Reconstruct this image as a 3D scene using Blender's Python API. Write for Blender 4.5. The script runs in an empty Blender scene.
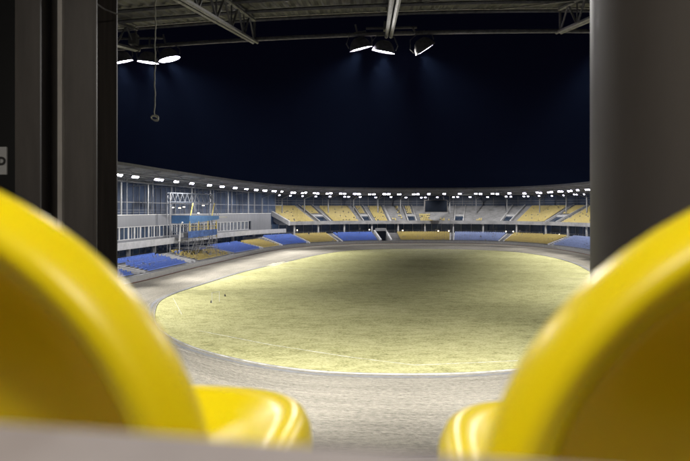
import bpy, bmesh, math, random
import numpy as np
from mathutils import Vector, Matrix
random.seed(7); rng = np.random.default_rng(7)
S = bpy.context.scene
COL = S.collection
EYE = 11.0; F = 597.0; CX = 345.0; HY = 210.5

# ---------------------------------------------------------------- camera
cd = bpy.data.cameras.new('camera'); cam = bpy.data.objects.new('camera', cd); COL.objects.link(cam)
cam.location = (0, 0, EYE); cam.rotation_euler = (math.radians(90), 0, 0)
cd.sensor_width = 22.2; cd.lens = 22.2 * F / 690; cd.shift_y = -20.0 / 690
cd.clip_start = 0.03; cd.clip_end = 2500
cd.dof.use_dof = True; cd.dof.focus_distance = 75; cd.dof.aperture_fstop = 2.8
S.camera = cam
# ---------------------------------------------------------------- world: a clear night
W = bpy.data.worlds.new('World'); S.world = W; W.use_nodes = True
W.node_tree.nodes['Background'].inputs[0].default_value = (0.0007, 0.0007, 0.0024, 1)
W.node_tree.nodes['Background'].inputs[1].default_value = 1.0
vs = S.view_settings; vs.view_transform = 'Standard'; vs.look = 'None'; vs.gamma = 1; vs.use_curve_mapping = False
vs.exposure = 0.0
S.cycles.use_denoising = True
S.cycles.max_bounces = 5; S.cycles.diffuse_bounces = 3; S.cycles.glossy_bounces = 2
S.cycles.sample_clamp_indirect = 4.0
S.cycles.use_light_tree = True
CLUSTER_W = 19000; CROSS_W = 42000; STRIP_W = 100; SPILL_W = 9000; HAZE = .0001      # radiant power of the lit floodlights

# ---------------------------------------------------------------- helpers
def tag(o, label=None, cat=None, group=None, kind=None):
    if label: o['label'] = label
    if cat: o['category'] = cat
    if group: o['group'] = group
    if kind: o['kind'] = kind
    return o
def empty(name, loc=(0, 0, 0), rz=0):
    o = bpy.data.objects.new(name, None); COL.objects.link(o); o.location = loc; o.rotation_euler = (0, 0, rz); return o
class MB:
    def __init__(s): s.v = []; s.f = []; s.m = []; s.uv = None
    def add(s, vs_, fs, mi=0):
        b = len(s.v); s.v += [tuple(p) for p in vs_]; s.f += [tuple(b + i for i in f) for f in fs]; s.m += [mi] * len(fs); return s
    def hexa(s, p, mi=0):   # 8 points: bottom 4, top 4
        return s.add(p, [(0, 3, 2, 1), (4, 5, 6, 7), (0, 1, 5, 4), (1, 2, 6, 5), (2, 3, 7, 6), (3, 0, 4, 7)], mi)
    def box(s, c, d, rz=0, mi=0):
        cx, cy, cz = c; hx, hy, hz = d[0] / 2, d[1] / 2, d[2] / 2; ca, sa = math.cos(rz), math.sin(rz)
        P = []
        for z in (-hz, hz):
            for x, y in ((-hx, -hy), (hx, -hy), (hx, hy), (-hx, hy)):
                P.append((cx + x * ca - y * sa, cy + x * sa + y * ca, cz + z))
        return s.hexa(P, mi)
    def bar(s, a, b, r, n=6, mi=0, r2=None):
        a = Vector(a); b = Vector(b); d = (b - a).normalized(); r2 = r if r2 is None else r2
        u = d.cross(Vector((0, 0, 1))) if abs(d.z) < 0.95 else d.cross(Vector((1, 0, 0)))
        u.normalize(); w = d.cross(u)
        P = []
        for q, rr in ((a, r), (b, r2)):
            for k in range(n):
                t = 2 * math.pi * (k + .5) / n; P.append(q + (u * math.cos(t) + w * math.sin(t)) * rr)
        fs = [(k, (k + 1) % n, n + (k + 1) % n, n + k) for k in range(n)] + [tuple(range(n - 1, -1, -1)), tuple(range(n, 2 * n))]
        return s.add(P, fs, mi)
    def path(s, pts, r, n=6, mi=0):
        pts = [Vector(p) for p in pts]; N = len(pts); rings = []
        for i, p in enumerate(pts):
            d = (pts[min(i + 1, N - 1)] - pts[max(i - 1, 0)]).normalized()
            u = d.cross(Vector((0, 0, 1))) if abs(d.z) < 0.9 else d.cross(Vector((1, 0, 0)))
            u.normalize(); w = d.cross(u)
            rings += [p + (u * math.cos(2 * math.pi * k / n) + w * math.sin(2 * math.pi * k / n)) * r for k in range(n)]
        fs = []
        for i in range(N - 1):
            fs += [(i * n + k, i * n + (k + 1) % n, (i + 1) * n + (k + 1) % n, (i + 1) * n + k) for k in range(n)]
        fs += [tuple(range(n - 1, -1, -1)), tuple((N - 1) * n + k for k in range(n))]
        return s.add(rings, fs, mi)
    def build(s, name, mats, parent=None, smooth=False):
        me = bpy.data.meshes.new(name); me.from_pydata(s.v, [], s.f)
        for m in (mats if isinstance(mats, (list, tuple)) else [mats]): me.materials.append(m)
        me.polygons.foreach_set('material_index', s.m)
        if smooth: me.polygons.foreach_set('use_smooth', [True] * len(s.f))
        me.update()
        o = bpy.data.objects.new(name, me); COL.objects.link(o)
        if parent: o.parent = parent
        return o

# ---------------------------------------------------------------- materials
def nodes(m): return m.node_tree.nodes, m.node_tree.links
def mat(name, col, rough=.7, metal=0, var=.25, scale=1.2, bump=0.0, bscale=8, stretch=(1, 1, 1), spec=.5):
    m = bpy.data.materials.new(name); m.use_nodes = True; N, L = nodes(m); b = N['Principled BSDF']
    b.inputs['Roughness'].default_value = rough; b.inputs['Metallic'].default_value = metal
    b.inputs['Specular IOR Level'].default_value = spec
    g = N.new('ShaderNodeNewGeometry'); mp = N.new('ShaderNodeMapping'); L.new(g.outputs['Position'], mp.inputs[0])
    mp.inputs['Scale'].default_value = stretch
    t = N.new('ShaderNodeTexNoise'); t.inputs['Scale'].default_value = scale; t.inputs['Detail'].default_value = 7; t.inputs['Roughness'].default_value = .65
    L.new(mp.outputs[0], t.inputs['Vector'])
    r = N.new('ShaderNodeValToRGB'); r.color_ramp.elements[0].position = .3; r.color_ramp.elements[1].position = .7
    lo = [c * (1 - var) for c in col]; hi = [min(1, c * (1 + var)) for c in col]
    r.color_ramp.elements[0].color = (*lo, 1); r.color_ramp.elements[1].color = (*hi, 1)
    L.new(t.outputs[0], r.inputs[0]); L.new(r.outputs[0], b.inputs['Base Color'])
    if bump:
        t2 = N.new('ShaderNodeTexNoise'); t2.inputs['Scale'].default_value = bscale; t2.inputs['Detail'].default_value = 5
        L.new(mp.outputs[0], t2.inputs['Vector'])
        bp = N.new('ShaderNodeBump'); bp.inputs['Strength'].default_value = bump; bp.inputs['Distance'].default_value = .05
        L.new(t2.outputs[0], bp.inputs['Height']); L.new(bp.outputs[0], b.inputs['Normal'])
    return m
def emit(name, col, st):
    m = bpy.data.materials.new(name); m.use_nodes = True; N, L = nodes(m)
    N.remove(N['Principled BSDF']); e = N.new('ShaderNodeEmission'); e.inputs[0].default_value = (*col, 1); e.inputs[1].default_value = st
    L.new(e.outputs[0], N['Material Output'].inputs[0]); m.cycles.emission_sampling = 'NONE'; return m
M = dict(
    concrete=mat('concrete', (.25, .25, .255), .85, var=.3, scale=.5, bump=.3),
    concrete_pale=mat('pale_concrete', (.42, .42, .43), .8, var=.2, scale=.7, bump=.2),
    concrete_dark=mat('dark_concrete', (.12, .12, .125), .85, var=.35, scale=.4),
    white=mat('white_paint', (.60, .60, .60), .5, var=.12, scale=2),
    red=mat('red_paint', (.30, .12, .06), .5),
    steel=mat('galvanised_steel', (.27, .275, .29), .45, .3, var=.2, scale=3),
    steel_near=mat('dusty_steel', (.27, .265, .25), .5, .3, var=.35, scale=7, bump=.1, bscale=40),
    steel_dark=mat('dark_painted_steel', (.062, .055, .050), .5, .1, var=.3, scale=5, stretch=(1, 1, .15)),
    steel_edge=mat('bare_steel_edge', (.26, .25, .23), .4, .5, var=.4, scale=9, stretch=(1, 1, .2)),
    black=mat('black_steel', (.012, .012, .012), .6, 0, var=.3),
    deck=mat('roof_deck', (.055, .054, .048), .5, .2, var=.4, scale=1.5, stretch=(1, .2, 1)),
    grey_panel=mat('grey_cladding', (.17, .175, .19), .5, .1, var=.1, scale=.5, stretch=(3, 3, .2)),
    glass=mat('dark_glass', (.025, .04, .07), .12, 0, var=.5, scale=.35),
    dark_wall=mat('dark_blue_wall', (.026, .042, .08), .5, 0, var=.5, scale=.35),
    blue=mat('blue_paint', (.08, .20, .42), .5, var=.15),
    yellow_paint=mat('yellow_paint', (.55, .43, .10), .6),
    yseat=mat('yellow_seat_plastic', (.47, .375, .12), .5, var=.12, scale=.8),
    pseat=mat('pale_blue_seat_plastic', (.25, .31, .52), .5, var=.15, scale=.8),  # paler, greyer blue for the right-hand blocks of the far bend
    bseat=mat('blue_seat_plastic', (.10, .185, .56), .5, var=.12, scale=.8),
    screen=mat('screen_face', (.006, .008, .012), .6, var=.2, spec=.08),
    rope=mat('rope', (.95, .90, .70), .9, var=.2, scale=60),
    lamp_body=mat('lamp_housing', (.22, .21, .20), .5, .3, var=.4, scale=8),
    lens=emit('lit_lens', (.84, .80, 1.0), 42),
    lens_dim=emit('lit_lens_dim', (.80, .78, 1.0), 14),
    warm=emit('lit_small_lamp', (1, .85, .62), 6),
    plate=mat('sign_plate', (.30, .30, .30), .5, var=.1),
    rail=mat('ledge_paint', (.235, .208, .208), .6, var=.12, scale=14),
)
def plastic_mat():
    m = bpy.data.materials.new('glossy_yellow_plastic'); m.use_nodes = True; N, L = nodes(m); b = N['Principled BSDF']
    b.inputs['Base Color'].default_value = (.82, .65, .006, 1); b.inputs['Roughness'].default_value = .2
    b.inputs['Specular IOR Level'].default_value = .32; b.inputs['Subsurface Weight'].default_value = .6; b.inputs['Subsurface Radius'].default_value = (1, .8, .03)
    b.inputs['Subsurface Scale'].default_value = .012
    t = N.new('ShaderNodeTexNoise'); t.inputs['Scale'].default_value = 90; t.inputs['Detail'].default_value = 4
    r = N.new('ShaderNodeMapRange'); r.inputs[3].default_value = .24; r.inputs[4].default_value = .44
    c = N.new('ShaderNodeTexCoord'); L.new(c.outputs['Object'], t.inputs['Vector'])
    L.new(t.outputs[0], r.inputs[0]); L.new(r.outputs[0], b.inputs['Roughness'])
    return m
M['plastic'] = plastic_mat()

def track_mat():
    m = bpy.data.materials.new('raked_shale'); m.use_nodes = True; N, L = nodes(m); b = N['Principled BSDF']; b.inputs['Roughness'].default_value = .95
    b.inputs['Specular IOR Level'].default_value = .15
    uv = N.new('ShaderNodeUVMap'); 
    def noise(sc, det, sx, sy):
        mp = N.new('ShaderNodeMapping'); mp.inputs['Scale'].default_value = (sx, sy, 1); L.new(uv.outputs[0], mp.inputs[0])
        t = N.new('ShaderNodeTexNoise'); t.inputs['Scale'].default_value = sc; t.inputs['Detail'].default_value = det; t.inputs['Roughness'].default_value = .7
        L.new(mp.outputs[0], t.inputs['Vector']); return t.outputs[0]
    streak = noise(1, 6, .09, 2.6); grain = noise(1, 8, 2.6, 5.5); big = noise(1, 4, .06, .35)
    def math_(op, a, bb):
        n = N.new('ShaderNodeMath'); n.operation = op
        for i, x in enumerate((a, bb)):
            if isinstance(x, (int, float)): n.inputs[i].default_value = x
            else: L.new(x, n.inputs[i])
        return n.outputs[0]
    h = math_('ADD', math_('MULTIPLY', streak, .5), math_('ADD', math_('MULTIPLY', grain, 1.2), math_('MULTIPLY', big, .6)))
    r = N.new('ShaderNodeValToRGB'); e = r.color_ramp.elements; e[0].position = .85 / 2.3 ; e[1].position = 1.45 / 2.3
    e[0].color = (.105, .098, .082, 1); e[1].color = (.32, .298, .245, 1)
    L.new(math_('DIVIDE', h, 2.3), r.inputs[0]); L.new(r.outputs[0], b.inputs['Base Color'])
    bp = N.new('ShaderNodeBump'); bp.inputs['Strength'].default_value = 1; bp.inputs['Distance'].default_value = .12
    L.new(h, bp.inputs['Height']); L.new(bp.outputs[0], b.inputs['Normal'])
    return m
def grass_mat():
    m = bpy.data.materials.new('worn_grass'); m.use_nodes = True; N, L = nodes(m); b = N['Principled BSDF']; b.inputs['Roughness'].default_value = .95
    b.inputs['Specular IOR Level'].default_value = .1
    g = N.new('ShaderNodeNewGeometry')
    def noise(sc, det, s=(1, 1, 1), rot=0):
        mp = N.new('ShaderNodeMapping'); mp.inputs['Scale'].default_value = s; mp.inputs['Rotation'].default_value = (0, 0, rot); L.new(g.outputs['Position'], mp.inputs[0])
        t = N.new('ShaderNodeTexNoise'); t.inputs['Scale'].default_value = sc; t.inputs['Detail'].default_value = det; t.inputs['Roughness'].default_value = .72
        L.new(mp.outputs[0], t.inputs['Vector']); return t.outputs[0]
    def math_(op, a, bb):
        n = N.new('ShaderNodeMath'); n.operation = op
        for i, x in enumerate((a, bb)):
            if isinstance(x, (int, float)): n.inputs[i].default_value = x
            else: L.new(x, n.inputs[i])
        return n.outputs[0]
    a = noise(.09, 5, (1, 1.6, 1), .5); c = noise(1.0, 9, (.7, 1.3, 1), -.3); d = noise(5, 7, (.9, 1.2, 1), -.17)
    h = math_('ADD', math_('MULTIPLY', a, .4), math_('ADD', math_('MULTIPLY', c, .8), math_('MULTIPLY', d, 1.0)))
    r = N.new('ShaderNodeValToRGB'); e = r.color_ramp.elements; e[0].position = .40; e[1].position = .62
    e[0].color = (.18, .18, .07, 1); e[1].color = (.54, .515, .29, 1)
    k = e.new(.5); k.color = (.385, .375, .18, 1)
    L.new(math_('DIVIDE', h, 2.2), r.inputs[0]); L.new(r.outputs[0], b.inputs['Base Color'])
    bp = N.new('ShaderNodeBump'); bp.inputs['Strength'].default_value = 1; bp.inputs['Distance'].default_value = .12
    L.new(h, bp.inputs['Height']); L.new(bp.outputs[0], b.inputs['Normal'])
    return m
M['track'] = track_mat(); M['grass'] = grass_mat()

FX, FY = .0506, .9987
def Dq(x): return 18.33 - .13 * x + .0098 * x * x
# ---------------------------------------------------------------- plan curves
def spline_closed(P, n=24, passes=6, step=1.0):
    P = np.array(P, float); K = len(P); out = []
    for i in range(K):
        p0, p1, p2, p3 = P[i - 1], P[i], P[(i + 1) % K], P[(i + 2) % K]
        for t in np.linspace(0, 1, n, endpoint=False):
            out.append(.5 * ((2 * p1) + (-p0 + p2) * t + (2 * p0 - 5 * p1 + 4 * p2 - p3) * t * t + (-p0 + 3 * p1 - 3 * p2 + p3) * t ** 3))
    out = np.array(out)
    def resample(o):
        q = np.vstack([o, o[:1]]); d = np.r_[0, np.cumsum(np.linalg.norm(np.diff(q, axis=0), axis=1))]
        m_ = int(d[-1] / step); s = np.linspace(0, d[-1], m_, endpoint=False)
        return np.c_[np.interp(s, d, q[:, 0]), np.interp(s, d, q[:, 1])]
    out = resample(out)
    for _ in range(passes * 4): out = .5 * out + .25 * (np.roll(out, 1, 0) + np.roll(out, -1, 0))
    return resample(out)
INF = [(-21.9, 69.5), (-22.6, 75), (-22.2, 81), (-20.6, 91), (-18.3, 105), (-15.6, 116), (-11.4, 131), (-6.0, 149), (1.4, 163.5), (12, 170.2), (26.9, 170), (36, 166.8),
       (43.5, 160.5), (47.2, 151), (48.5, 139), (47.2, 122.7), (43.6, 106), (40, 90), (36.5, 75), (32, 62), (26, 52), (19, 45), (12, 41.2), (6, 40), (-1.7, 40.5), (-5.2, 42.2), (-8.9, 44.8), (-13, 48.8), (-18, 57)]
WAL = [(-35.5, 62), (-33.4, 80), (-30.9, 94.5), (-28.7, 112), (-25.9, 130), (-21.4, 154), (-16.5, 171), (-8, 185), (3, 193.5), (14, 197), (31.6, 198), (49, 192), (57, 178), (60, 160), (59.5, 144),
       (57, 125), (53, 105), (48.5, 86), (43, 64), (35, 43), (24, 30), (10, 25), (-4, 24.4), (-18, 28.5), (-29, 40)]
inf = spline_closed(INF, passes=3); wal = spline_closed(WAL, passes=5)
NW = len(wal)
tan = np.roll(wal, -3, 0) - np.roll(wal, 3, 0); tan /= np.linalg.norm(tan, axis=1)[:, None]
nor = np.c_[-tan[:, 1], tan[:, 0]]
cen = wal.mean(0)
if ((wal - cen) * nor).sum() < 0: nor = -nor
for _ in range(30): nor = .5 * nor + .25 * (np.roll(nor, 1, 0) + np.roll(nor, -1, 0))
nor /= np.linalg.norm(nor, axis=1)[:, None]
def P(s, o, z=0.0):
    i = int(math.floor(s)); t = s - i; a, b = i % NW, (i + 1) % NW
    p = wal[a] * (1 - t) + wal[b] * t; n = nor[a] * (1 - t) + nor[b] * t
    return (p[0] + n[0] * o, p[1] + n[1] * o, z)
def ang(s):   # rotation so that local +y points outward (away from the field)
    a = P(s, 0); b = P(s, 1); return math.atan2(b[1] - a[1], b[0] - a[0]) - math.pi / 2
def s_of(px, o):
    best = None
    for s in np.arange(0, 330, .25):
        p = P(s, o)
        if p[1] < 50 or p[0] > 75: continue
        e = abs(CX + F * p[0] / p[1] - px)
        if best is None or e < best[0]: best = (e, s)
    return best[1]
# index 0 = (-35.5,62), running up the left side, round the far bend and down the right side
S0 = 0.0; S1 = s_of(640, 0)
def band(mb, prof, s0, s1, step=1.5, mi=0, cap=True, closed=True):
    """sweep a profile [(offset, z)...] along the ring"""
    n = max(1, int(round((s1 - s0) / step))); K = len(prof); vs_ = []; fs = []
    for i in range(n + 1):
        s = s0 + (s1 - s0) * i / n
        vs_ += [P(s, o, z) for o, z in prof]
    kk = K if closed else K - 1
    for i in range(n):
        for k in range(kk):
            a = i * K + k; b = i * K + (k + 1) % K
            fs.append((a, b, b + K, a + K))
    if cap and closed: fs += [tuple(range(K)), tuple(n * K + k for k in range(K - 1, -1, -1))]
    mb.add(vs_, fs, mi); return mb

# ---------------------------------------------------------------- ground, track, infield
g = MB(); g.add([(-170, -60, -.03), (190, -60, -.03), (190, 300, -.03), (-170, 300, -.03)], [(0, 1, 2, 3)])
tag(g.build('ground', mat('dark_ground', (.06, .06, .055), .9)), kind='structure')
ctr = np.array([10.0, 105.0])
def by_angle(c, th):
    d = c - ctr; a = np.arctan2(d[:, 1], d[:, 0]); r = np.hypot(d[:, 0], d[:, 1]); i = np.argsort(a); a = a[i]; r = r[i]
    a = np.r_[a[-1] - 2 * np.pi, a, a[0] + 2 * np.pi]; r = np.r_[r[-1], r, r[0]]
    return np.interp(th, a, r)
NT = 480; TH = np.linspace(-np.pi, np.pi, NT, endpoint=False)
ri, ro = by_angle(inf, TH), by_angle(wal, TH)
ip = ctr + np.c_[np.cos(TH), np.sin(TH)] * ri[:, None]; op = ctr + np.c_[np.cos(TH), np.sin(TH)] * ro[:, None]
NR = 16; vs_ = []; uvs = []; arc = np.r_[0, np.cumsum(np.linalg.norm(np.diff(np.vstack([ip, ip[:1]]) * .5 + np.vstack([op, op[:1]]) * .5, axis=0), axis=1))]
width = np.linalg.norm(op - ip, axis=1)
for i in range(NT + 1):
    for k in range(NR + 1):
        t = k / NR; q = ip[i % NT] * (1 - t) + op[i % NT] * t
        vs_.append((q[0], q[1], .004 + .10 * t)); uvs.append((arc[i], t * width[i % NT]))
fs = [(i * (NR + 1) + k, (i + 1) * (NR + 1) + k, (i + 1) * (NR + 1) + k + 1, i * (NR + 1) + k + 1) for i in range(NT) for k in range(NR)]
t_ = MB(); t_.add(vs_, [f[::-1] for f in fs]); to = t_.build('speedway_track', M['track'], smooth=True)
ul = to.data.uv_layers.new(name='UVMap')
li = np.zeros(len(to.data.loops), int); to.data.loops.foreach_get('vertex_index', li)
ul.data.foreach_set('uv', np.array(uvs)[li].ravel())
tag(to, kind='structure')
gm = MB(); vs_ = [(ctr[0], ctr[1], .03)]; RR = 24
for k in range(1, RR + 1):
    for i in range(NT): q = ctr + (ip[i] - ctr) * k / RR; vs_.append((q[0], q[1], .03))
fs = [(0, 1 + i, 1 + (i + 1) % NT) for i in range(NT)]
for k in range(RR - 1):
    b0 = 1 + k * NT; b1 = b0 + NT
    fs += [(b0 + i, b1 + i, b1 + (i + 1) % NT, b0 + (i + 1) % NT) for i in range(NT)]
gm.add(vs_, fs); tag(gm.build('infield_grass', M['grass']), kind='structure')
chalk = mat('chalk_line', (.62, .62, .55), .9, var=.4, scale=3)
def strip(pts, w, z, name, m, wob=0):
    mb = MB(); pts = np.array(pts, float); n = len(pts)
    d = np.gradient(pts, axis=0); d /= np.linalg.norm(d, axis=1)[:, None] + 1e-9; nn = np.c_[-d[:, 1], d[:, 0]]
    ww = w * (1 + wob * rng.uniform(-1, 1, n))
    V = []
    for i in range(n):
        a = pts[i] - nn[i] * ww[i] / 2; b = pts[i] + nn[i] * ww[i] / 2; V += [(a[0], a[1], z), (b[0], b[1], z)]
    mb.add(V, [(2 * i, 2 * i + 2, 2 * i + 3, 2 * i + 1) for i in range(n - 1)]); return mb.build(name, m)
def px2g(x, y): d = EYE * F / (y - HY); return ((x - CX) / F * d, d)
loop = np.vstack([ip, ip[:1]]); dirs = loop - ctr; dirs /= np.linalg.norm(dirs, axis=1)[:, None]
edge = MB(); K = []
for i in range(NT + 1):
    q = loop[i]; d = dirs[i]; K += [(q[0] - d[0] * .0, q[1], .031), (q[0], q[1], .085), (q[0] + d[0] * .09, q[1] + d[1] * .09, .085), (q[0] + d[0] * .09, q[1] + d[1] * .09, .0)]
edge.add(K, [(i * 4 + k, (i + 1) * 4 + k, (i + 1) * 4 + k + 1, i * 4 + k + 1) for i in range(NT) for k in range(3)])
tag(edge.build('infield_kerb', mat('worn_kerb', (.24, .24, .225), .8, var=.45, scale=.8)), 'thin white kerb running round the edge of the grass oval', 'kerb')
tag(strip(loop + dirs * .7, .35, .022, 'drainage_strip', mat('drain_strip', (.15, .155, .16), .7), .4), kind='structure')
tag(strip(loop + dirs * 1.25, .035, .024, 'track_line', mat('scuffed_line', (.36, .35, .32), .9, var=.5, scale=2), .9), kind='structure')
def densify(p, n=20):
    p = np.array(p); out = []
    for a, b in zip(p[:-1], p[1:]): out += [a + (b - a) * t for t in np.linspace(0, 1, n, endpoint=False)]
    return out + [p[-1]]
tag(strip(densify([px2g(199, 331), px2g(270, 345), px2g(350, 357.5), px2g(415, 365.5)]), .09, .036, 'pitch_marking', chalk, .5), kind='structure')
tag(strip(densify([px2g(415, 365.5), px2g(470, 363.3), px2g(518, 361)]), .10, .037, 'pitch_marking', chalk, .4), kind='structure')
tag(strip(densify([px2g(173, 298), px2g(182, 315)]), .04, .036, 'pitch_marking', chalk, .5), kind='structure')
tag(strip(densify([px2g(262, 267), px2g(345, 271)]), .12, .036, 'pitch_marking', chalk, .4), kind='structure')
tag(strip(densify([px2g(270, 266.3), px2g(278, 263.5), px2g(287, 262)]), 1.8, .036, 'sand_patch', mat('pale_sand', (.44, .42, .30), .9), .5), kind='structure')
# small goal of white pipes on the left side of the grass
gx, gy = px2g(212, 303); hx, hy = px2g(217.5, 303); gl = empty('training_goal', (gx, gy, .03))
for n_, (a, b) in {'post': ((0, 0, 0), (0, 0, 1.2)), 'crossbar': ((0, 0, 1.2), (hx - gx, 1.0, 1.2))}.items():
    q = MB(); q.bar(a, b, .022); q.build(n_, M['concrete_pale'], gl)
q = MB(); q.bar((hx - gx, 1.0, 0), (hx - gx, 1.0, 1.2), .022); q.build('post', M['concrete_pale'], gl)
tag(gl, 'small white pipe goal standing on the left side of the grass', 'goal')
for (bx, by) in ((211, 303), (225, 296.5)):
    x, y = px2g(bx, by); q = MB(); q.bar((x, y, .03), (x, y, .3), .10, 8, r2=.05); o = q.build('marker_cone', M['black'])
    tag(o, 'dark cone on the grass %s the white goal' % ('just left of' if bx < 220 else 'up and right of'), 'cone')

# ---------------------------------------------------------------- barrier
br = empty('perimeter_barrier', P(0, 0)); inv = Matrix.Translation(-Vector(P(0, 0)))
def up(o, root):      # parent keeping world coordinates
    o.parent = root; o.matrix_parent_inverse = Matrix.Translation(-Vector(root.location)); return o
b = MB(); band(b, [(0, .2), (0, 1.0), (.18, 1.0), (.18, .2)], 0, NW - .01, 1.5); up(b.build('panel', M['white']), br)
b = MB(); band(b, [(-.03, 0.05), (-.03, .2), (.2, .2), (.2, 0.05)], 0, NW - .01, 1.5); up(b.build('kickboard', M['red']), br)
b = MB(); band(b, [(.04, 1.0), (.04, 1.06), (.14, 1.06), (.14, 1.0)], 0, NW - .01, 1.5); up(b.build('top_rail', M['steel']), br)
tag(br, 'low white safety barrier with red kickboard all round the dirt track', 'barrier')
b = MB(); band(b, [(.2, -.02), (.2, .5), (1.6, .5), (1.6, -.02)], 0, NW - .01, 2); tag(b.build('perimeter_walkway', M['concrete_pale']), kind='structure')

# ---------------------------------------------------------------- lower tier terrace
LO, LZ, LD, LR, LN = 1.6, .9, .75, .26, 9
def terrace(o0, z0, dep, rise, n, base, thick=None):
    pr = [(o0, base)]
    for k in range(n): pr += [(o0 + k * dep, z0 + k * rise), (o0 + (k + 1) * dep, z0 + k * rise)]
    pr += [(o0 + n * dep, z0 + n * rise), (o0 + n * dep + .6, z0 + n * rise)]
    if thick is None: pr += [(o0 + n * dep + .6, base)]
    else: pr += [(o0 + n * dep + .6, z0 + n * rise - thick), (o0, base)][:1]
    return pr
s_tun0, s_tun1 = s_of(380.5, 3), s_of(389.5, 3)
SLF = s_of(271.5, 5); low = empty('lower_terrace', P(0, 2)); 
for a, c in ((S0, s_tun0), (s_tun1, S1)):
    for a2, c2_, z_, r_ in ((a, min(c, SLF), .75, .17), (max(a, SLF), c, LZ, LR)):
        if c2_ > a2: b = MB(); band(b, terrace(LO, z_, LD, r_, LN, 0), a2, c2_, 2); up(b.build('steps', M['concrete']), low)
b = MB(); band(b, [(8.95, 0), (8.95, 2.25), (14.5, 2.25), (14.5, 0)], S0, SLF, 3); up(b.build('concourse_floor', M['concrete']), low)
b = MB(); band(b, [(8.95, 0), (8.95, 3.2), (14.5, 3.2), (14.5, 0)], SLF, S1, 3); up(b.build('concourse_floor', M['concrete']), low)
tag(low, 'lower stepped concrete terrace round the oval, beneath the concourse', 'terrace')
# terrace under the camera's own stand
q = MB(); band(q, terrace(.5 + LO, .9, .8, .26, 12, 0), s_near0 := 0.0, 1.0, 1) if False else None
sn = [i for i in range(NW) if wal[i][1] < 60]; sa, sb = min(sn), max(sn)

SEATS = {'y': [], 'b': [], 'p': []}
def seatrow(s0, s1, o, z, key, fill=1.0, pitch=.55):
    n = int((s1 - s0) * 1.0 * max(.2, math.dist(P(s0, o)[:2], P(s1, o)[:2]) / max(.1, s1 - s0)) / pitch)
    for i in range(n):
        if fill < 1 and random.random() > fill: continue
        s = s0 + (s1 - s0) * (i + .5) / n; SEATS[key].append((*P(s, o, z), ang(s)))
low_blocks = [(90, 115, 'b'), (131, 171, 'b'), (184, 217, 'y'), (221, 249, 'b'), (252, 270, 'y'), (273, 299, 'b'), (303, 332, 'y'), (338, 374.5, 'b'),
              (399, 450, 'y'), (455, 502, 'p'), (509, 557, 'y'), (563, 640, 'p')]
for a, c, k in low_blocks:
    sa_, sb_ = s_of(a, 5), s_of(c, 5)
    for r in range(LN):
        if k == 'b' and a < 140 and r in (3, 6): # cross aisles left bare
            f = .25
        elif a == 184: f = .62
        else: f = .97
        kk = 'b' if (a == 184 and r > 5 and random.random() < .5) else k
        seatrow(sa_, sb_, LO + (r + .55) * LD, LZ + r * LR if sa_ > SLF - 1 else .75 + r * .17, kk, f)

# tunnel in the far bend
tn = empty('tunnel_portal', P(s_tun0, 2))
for s, sg in ((s_tun0, -1), (s_tun1, 1)):
    b = MB(); x = .35 * sg
    b.hexa([P(s, 1.0, 0), P(s + sg * .5, 1.0, 0), P(s + sg * .5, 9.3, 0), P(s, 9.3, 0), P(s, 1.0, 1.4), P(s + sg * .5, 1.0, 1.4), P(s + sg * .5, 9.3, 4.3), P(s, 9.3, 4.3)])
    up(b.build('side_wall', M['concrete_pale']), tn)
b = MB(); band(b, [(7.2, 4.0), (7.2, 4.9), (9.3, 4.9), (9.3, 4.0)], s_tun0, s_tun1, 1); up(b.build('lintel', M['concrete']), tn)
b = MB(); band(b, [(8.6, 0), (8.6, 4.0), (8.8, 4.0), (8.8, 0)], s_tun0 + .02, s_tun1 - .02, 1); up(b.build('dark_backing', M['black']), tn)  # black sheet standing in for the darkness inside the tunnel mouth
tag(tn, 'dark tunnel opening between sloping concrete walls in the far bend', 'tunnel')
# aisle stringers between the lower blocks
for i in range(len(low_blocks) - 1):
    a = s_of(low_blocks[i][1], 5); c = s_of(low_blocks[i + 1][0], 5)
    if c - a < .6 or i == 7: continue
    b = MB(); m_ = (a + c) / 2; w = min(1.0, (c - a) * .38)
    for s in (m_ - w, m_ + w):
        e = 3.0 if s > SLF else 2.05; e0 = .8
        b.hexa([P(s - .1, 1.7, e0), P(s + .1, 1.7, e0), P(s + .1, 8.4, e), P(s - .1, 8.4, e), P(s - .1, 1.7, e0 + .4), P(s + .1, 1.7, e0 + .4), P(s + .1, 8.4, e + .4), P(s - .1, 8.4, e + .4)])
    o = b.build('aisle_wall', M['concrete_pale'], low) ; o.parent = None; up(o, low)

# ---------------------------------------------------------------- upper tier of the far bend
U0 = s_of(289.5, 10); UO, UZ, UD, UR, UN = 10.0, 6.9, .8, .36, 16
vom = [(319.5, 329), (363.5, 371), (408.5, 415), (455.5, 462), (502, 510), (547, 556.5)]
ut = empty('upper_terrace', P(U0, 10))
pr = [(UO - .5, 6.35), (UO - .5, 7.5), (UO - .3, 7.5), (UO - .3, UZ)]
for k in range(UN): pr += [(UO + k * UD, UZ + k * UR), (UO + (k + 1) * UD, UZ + k * UR)]
pr += [(UO + UN * UD, UZ + UN * UR), (UO + UN * UD + 1.5, UZ + UN * UR), (UO + UN * UD + 1.5, 11.6), (15, 6.35)]
vs_r = [(s_of(a, 10.5), s_of(c, 10.5)) for a, c in vom]
b = MB(); band(b, pr, U0, S1, 2); up(b.build('steps', M['concrete']), ut)
b = MB(); s = U0 - .35   # raking end wall
b.hexa([P(s - .35, 9.5, 6.3), P(s + .3, 9.5, 6.3), P(s + .3, 24, 12.0), P(s - .35, 24, 12.0), P(s - .35, 9.5, 7.7), P(s + .3, 9.5, 7.7), P(s + .3, 24, 13.7), P(s - .35, 24, 13.7)])
up(b.build('end_wall', M['concrete_pale']), ut)
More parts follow.
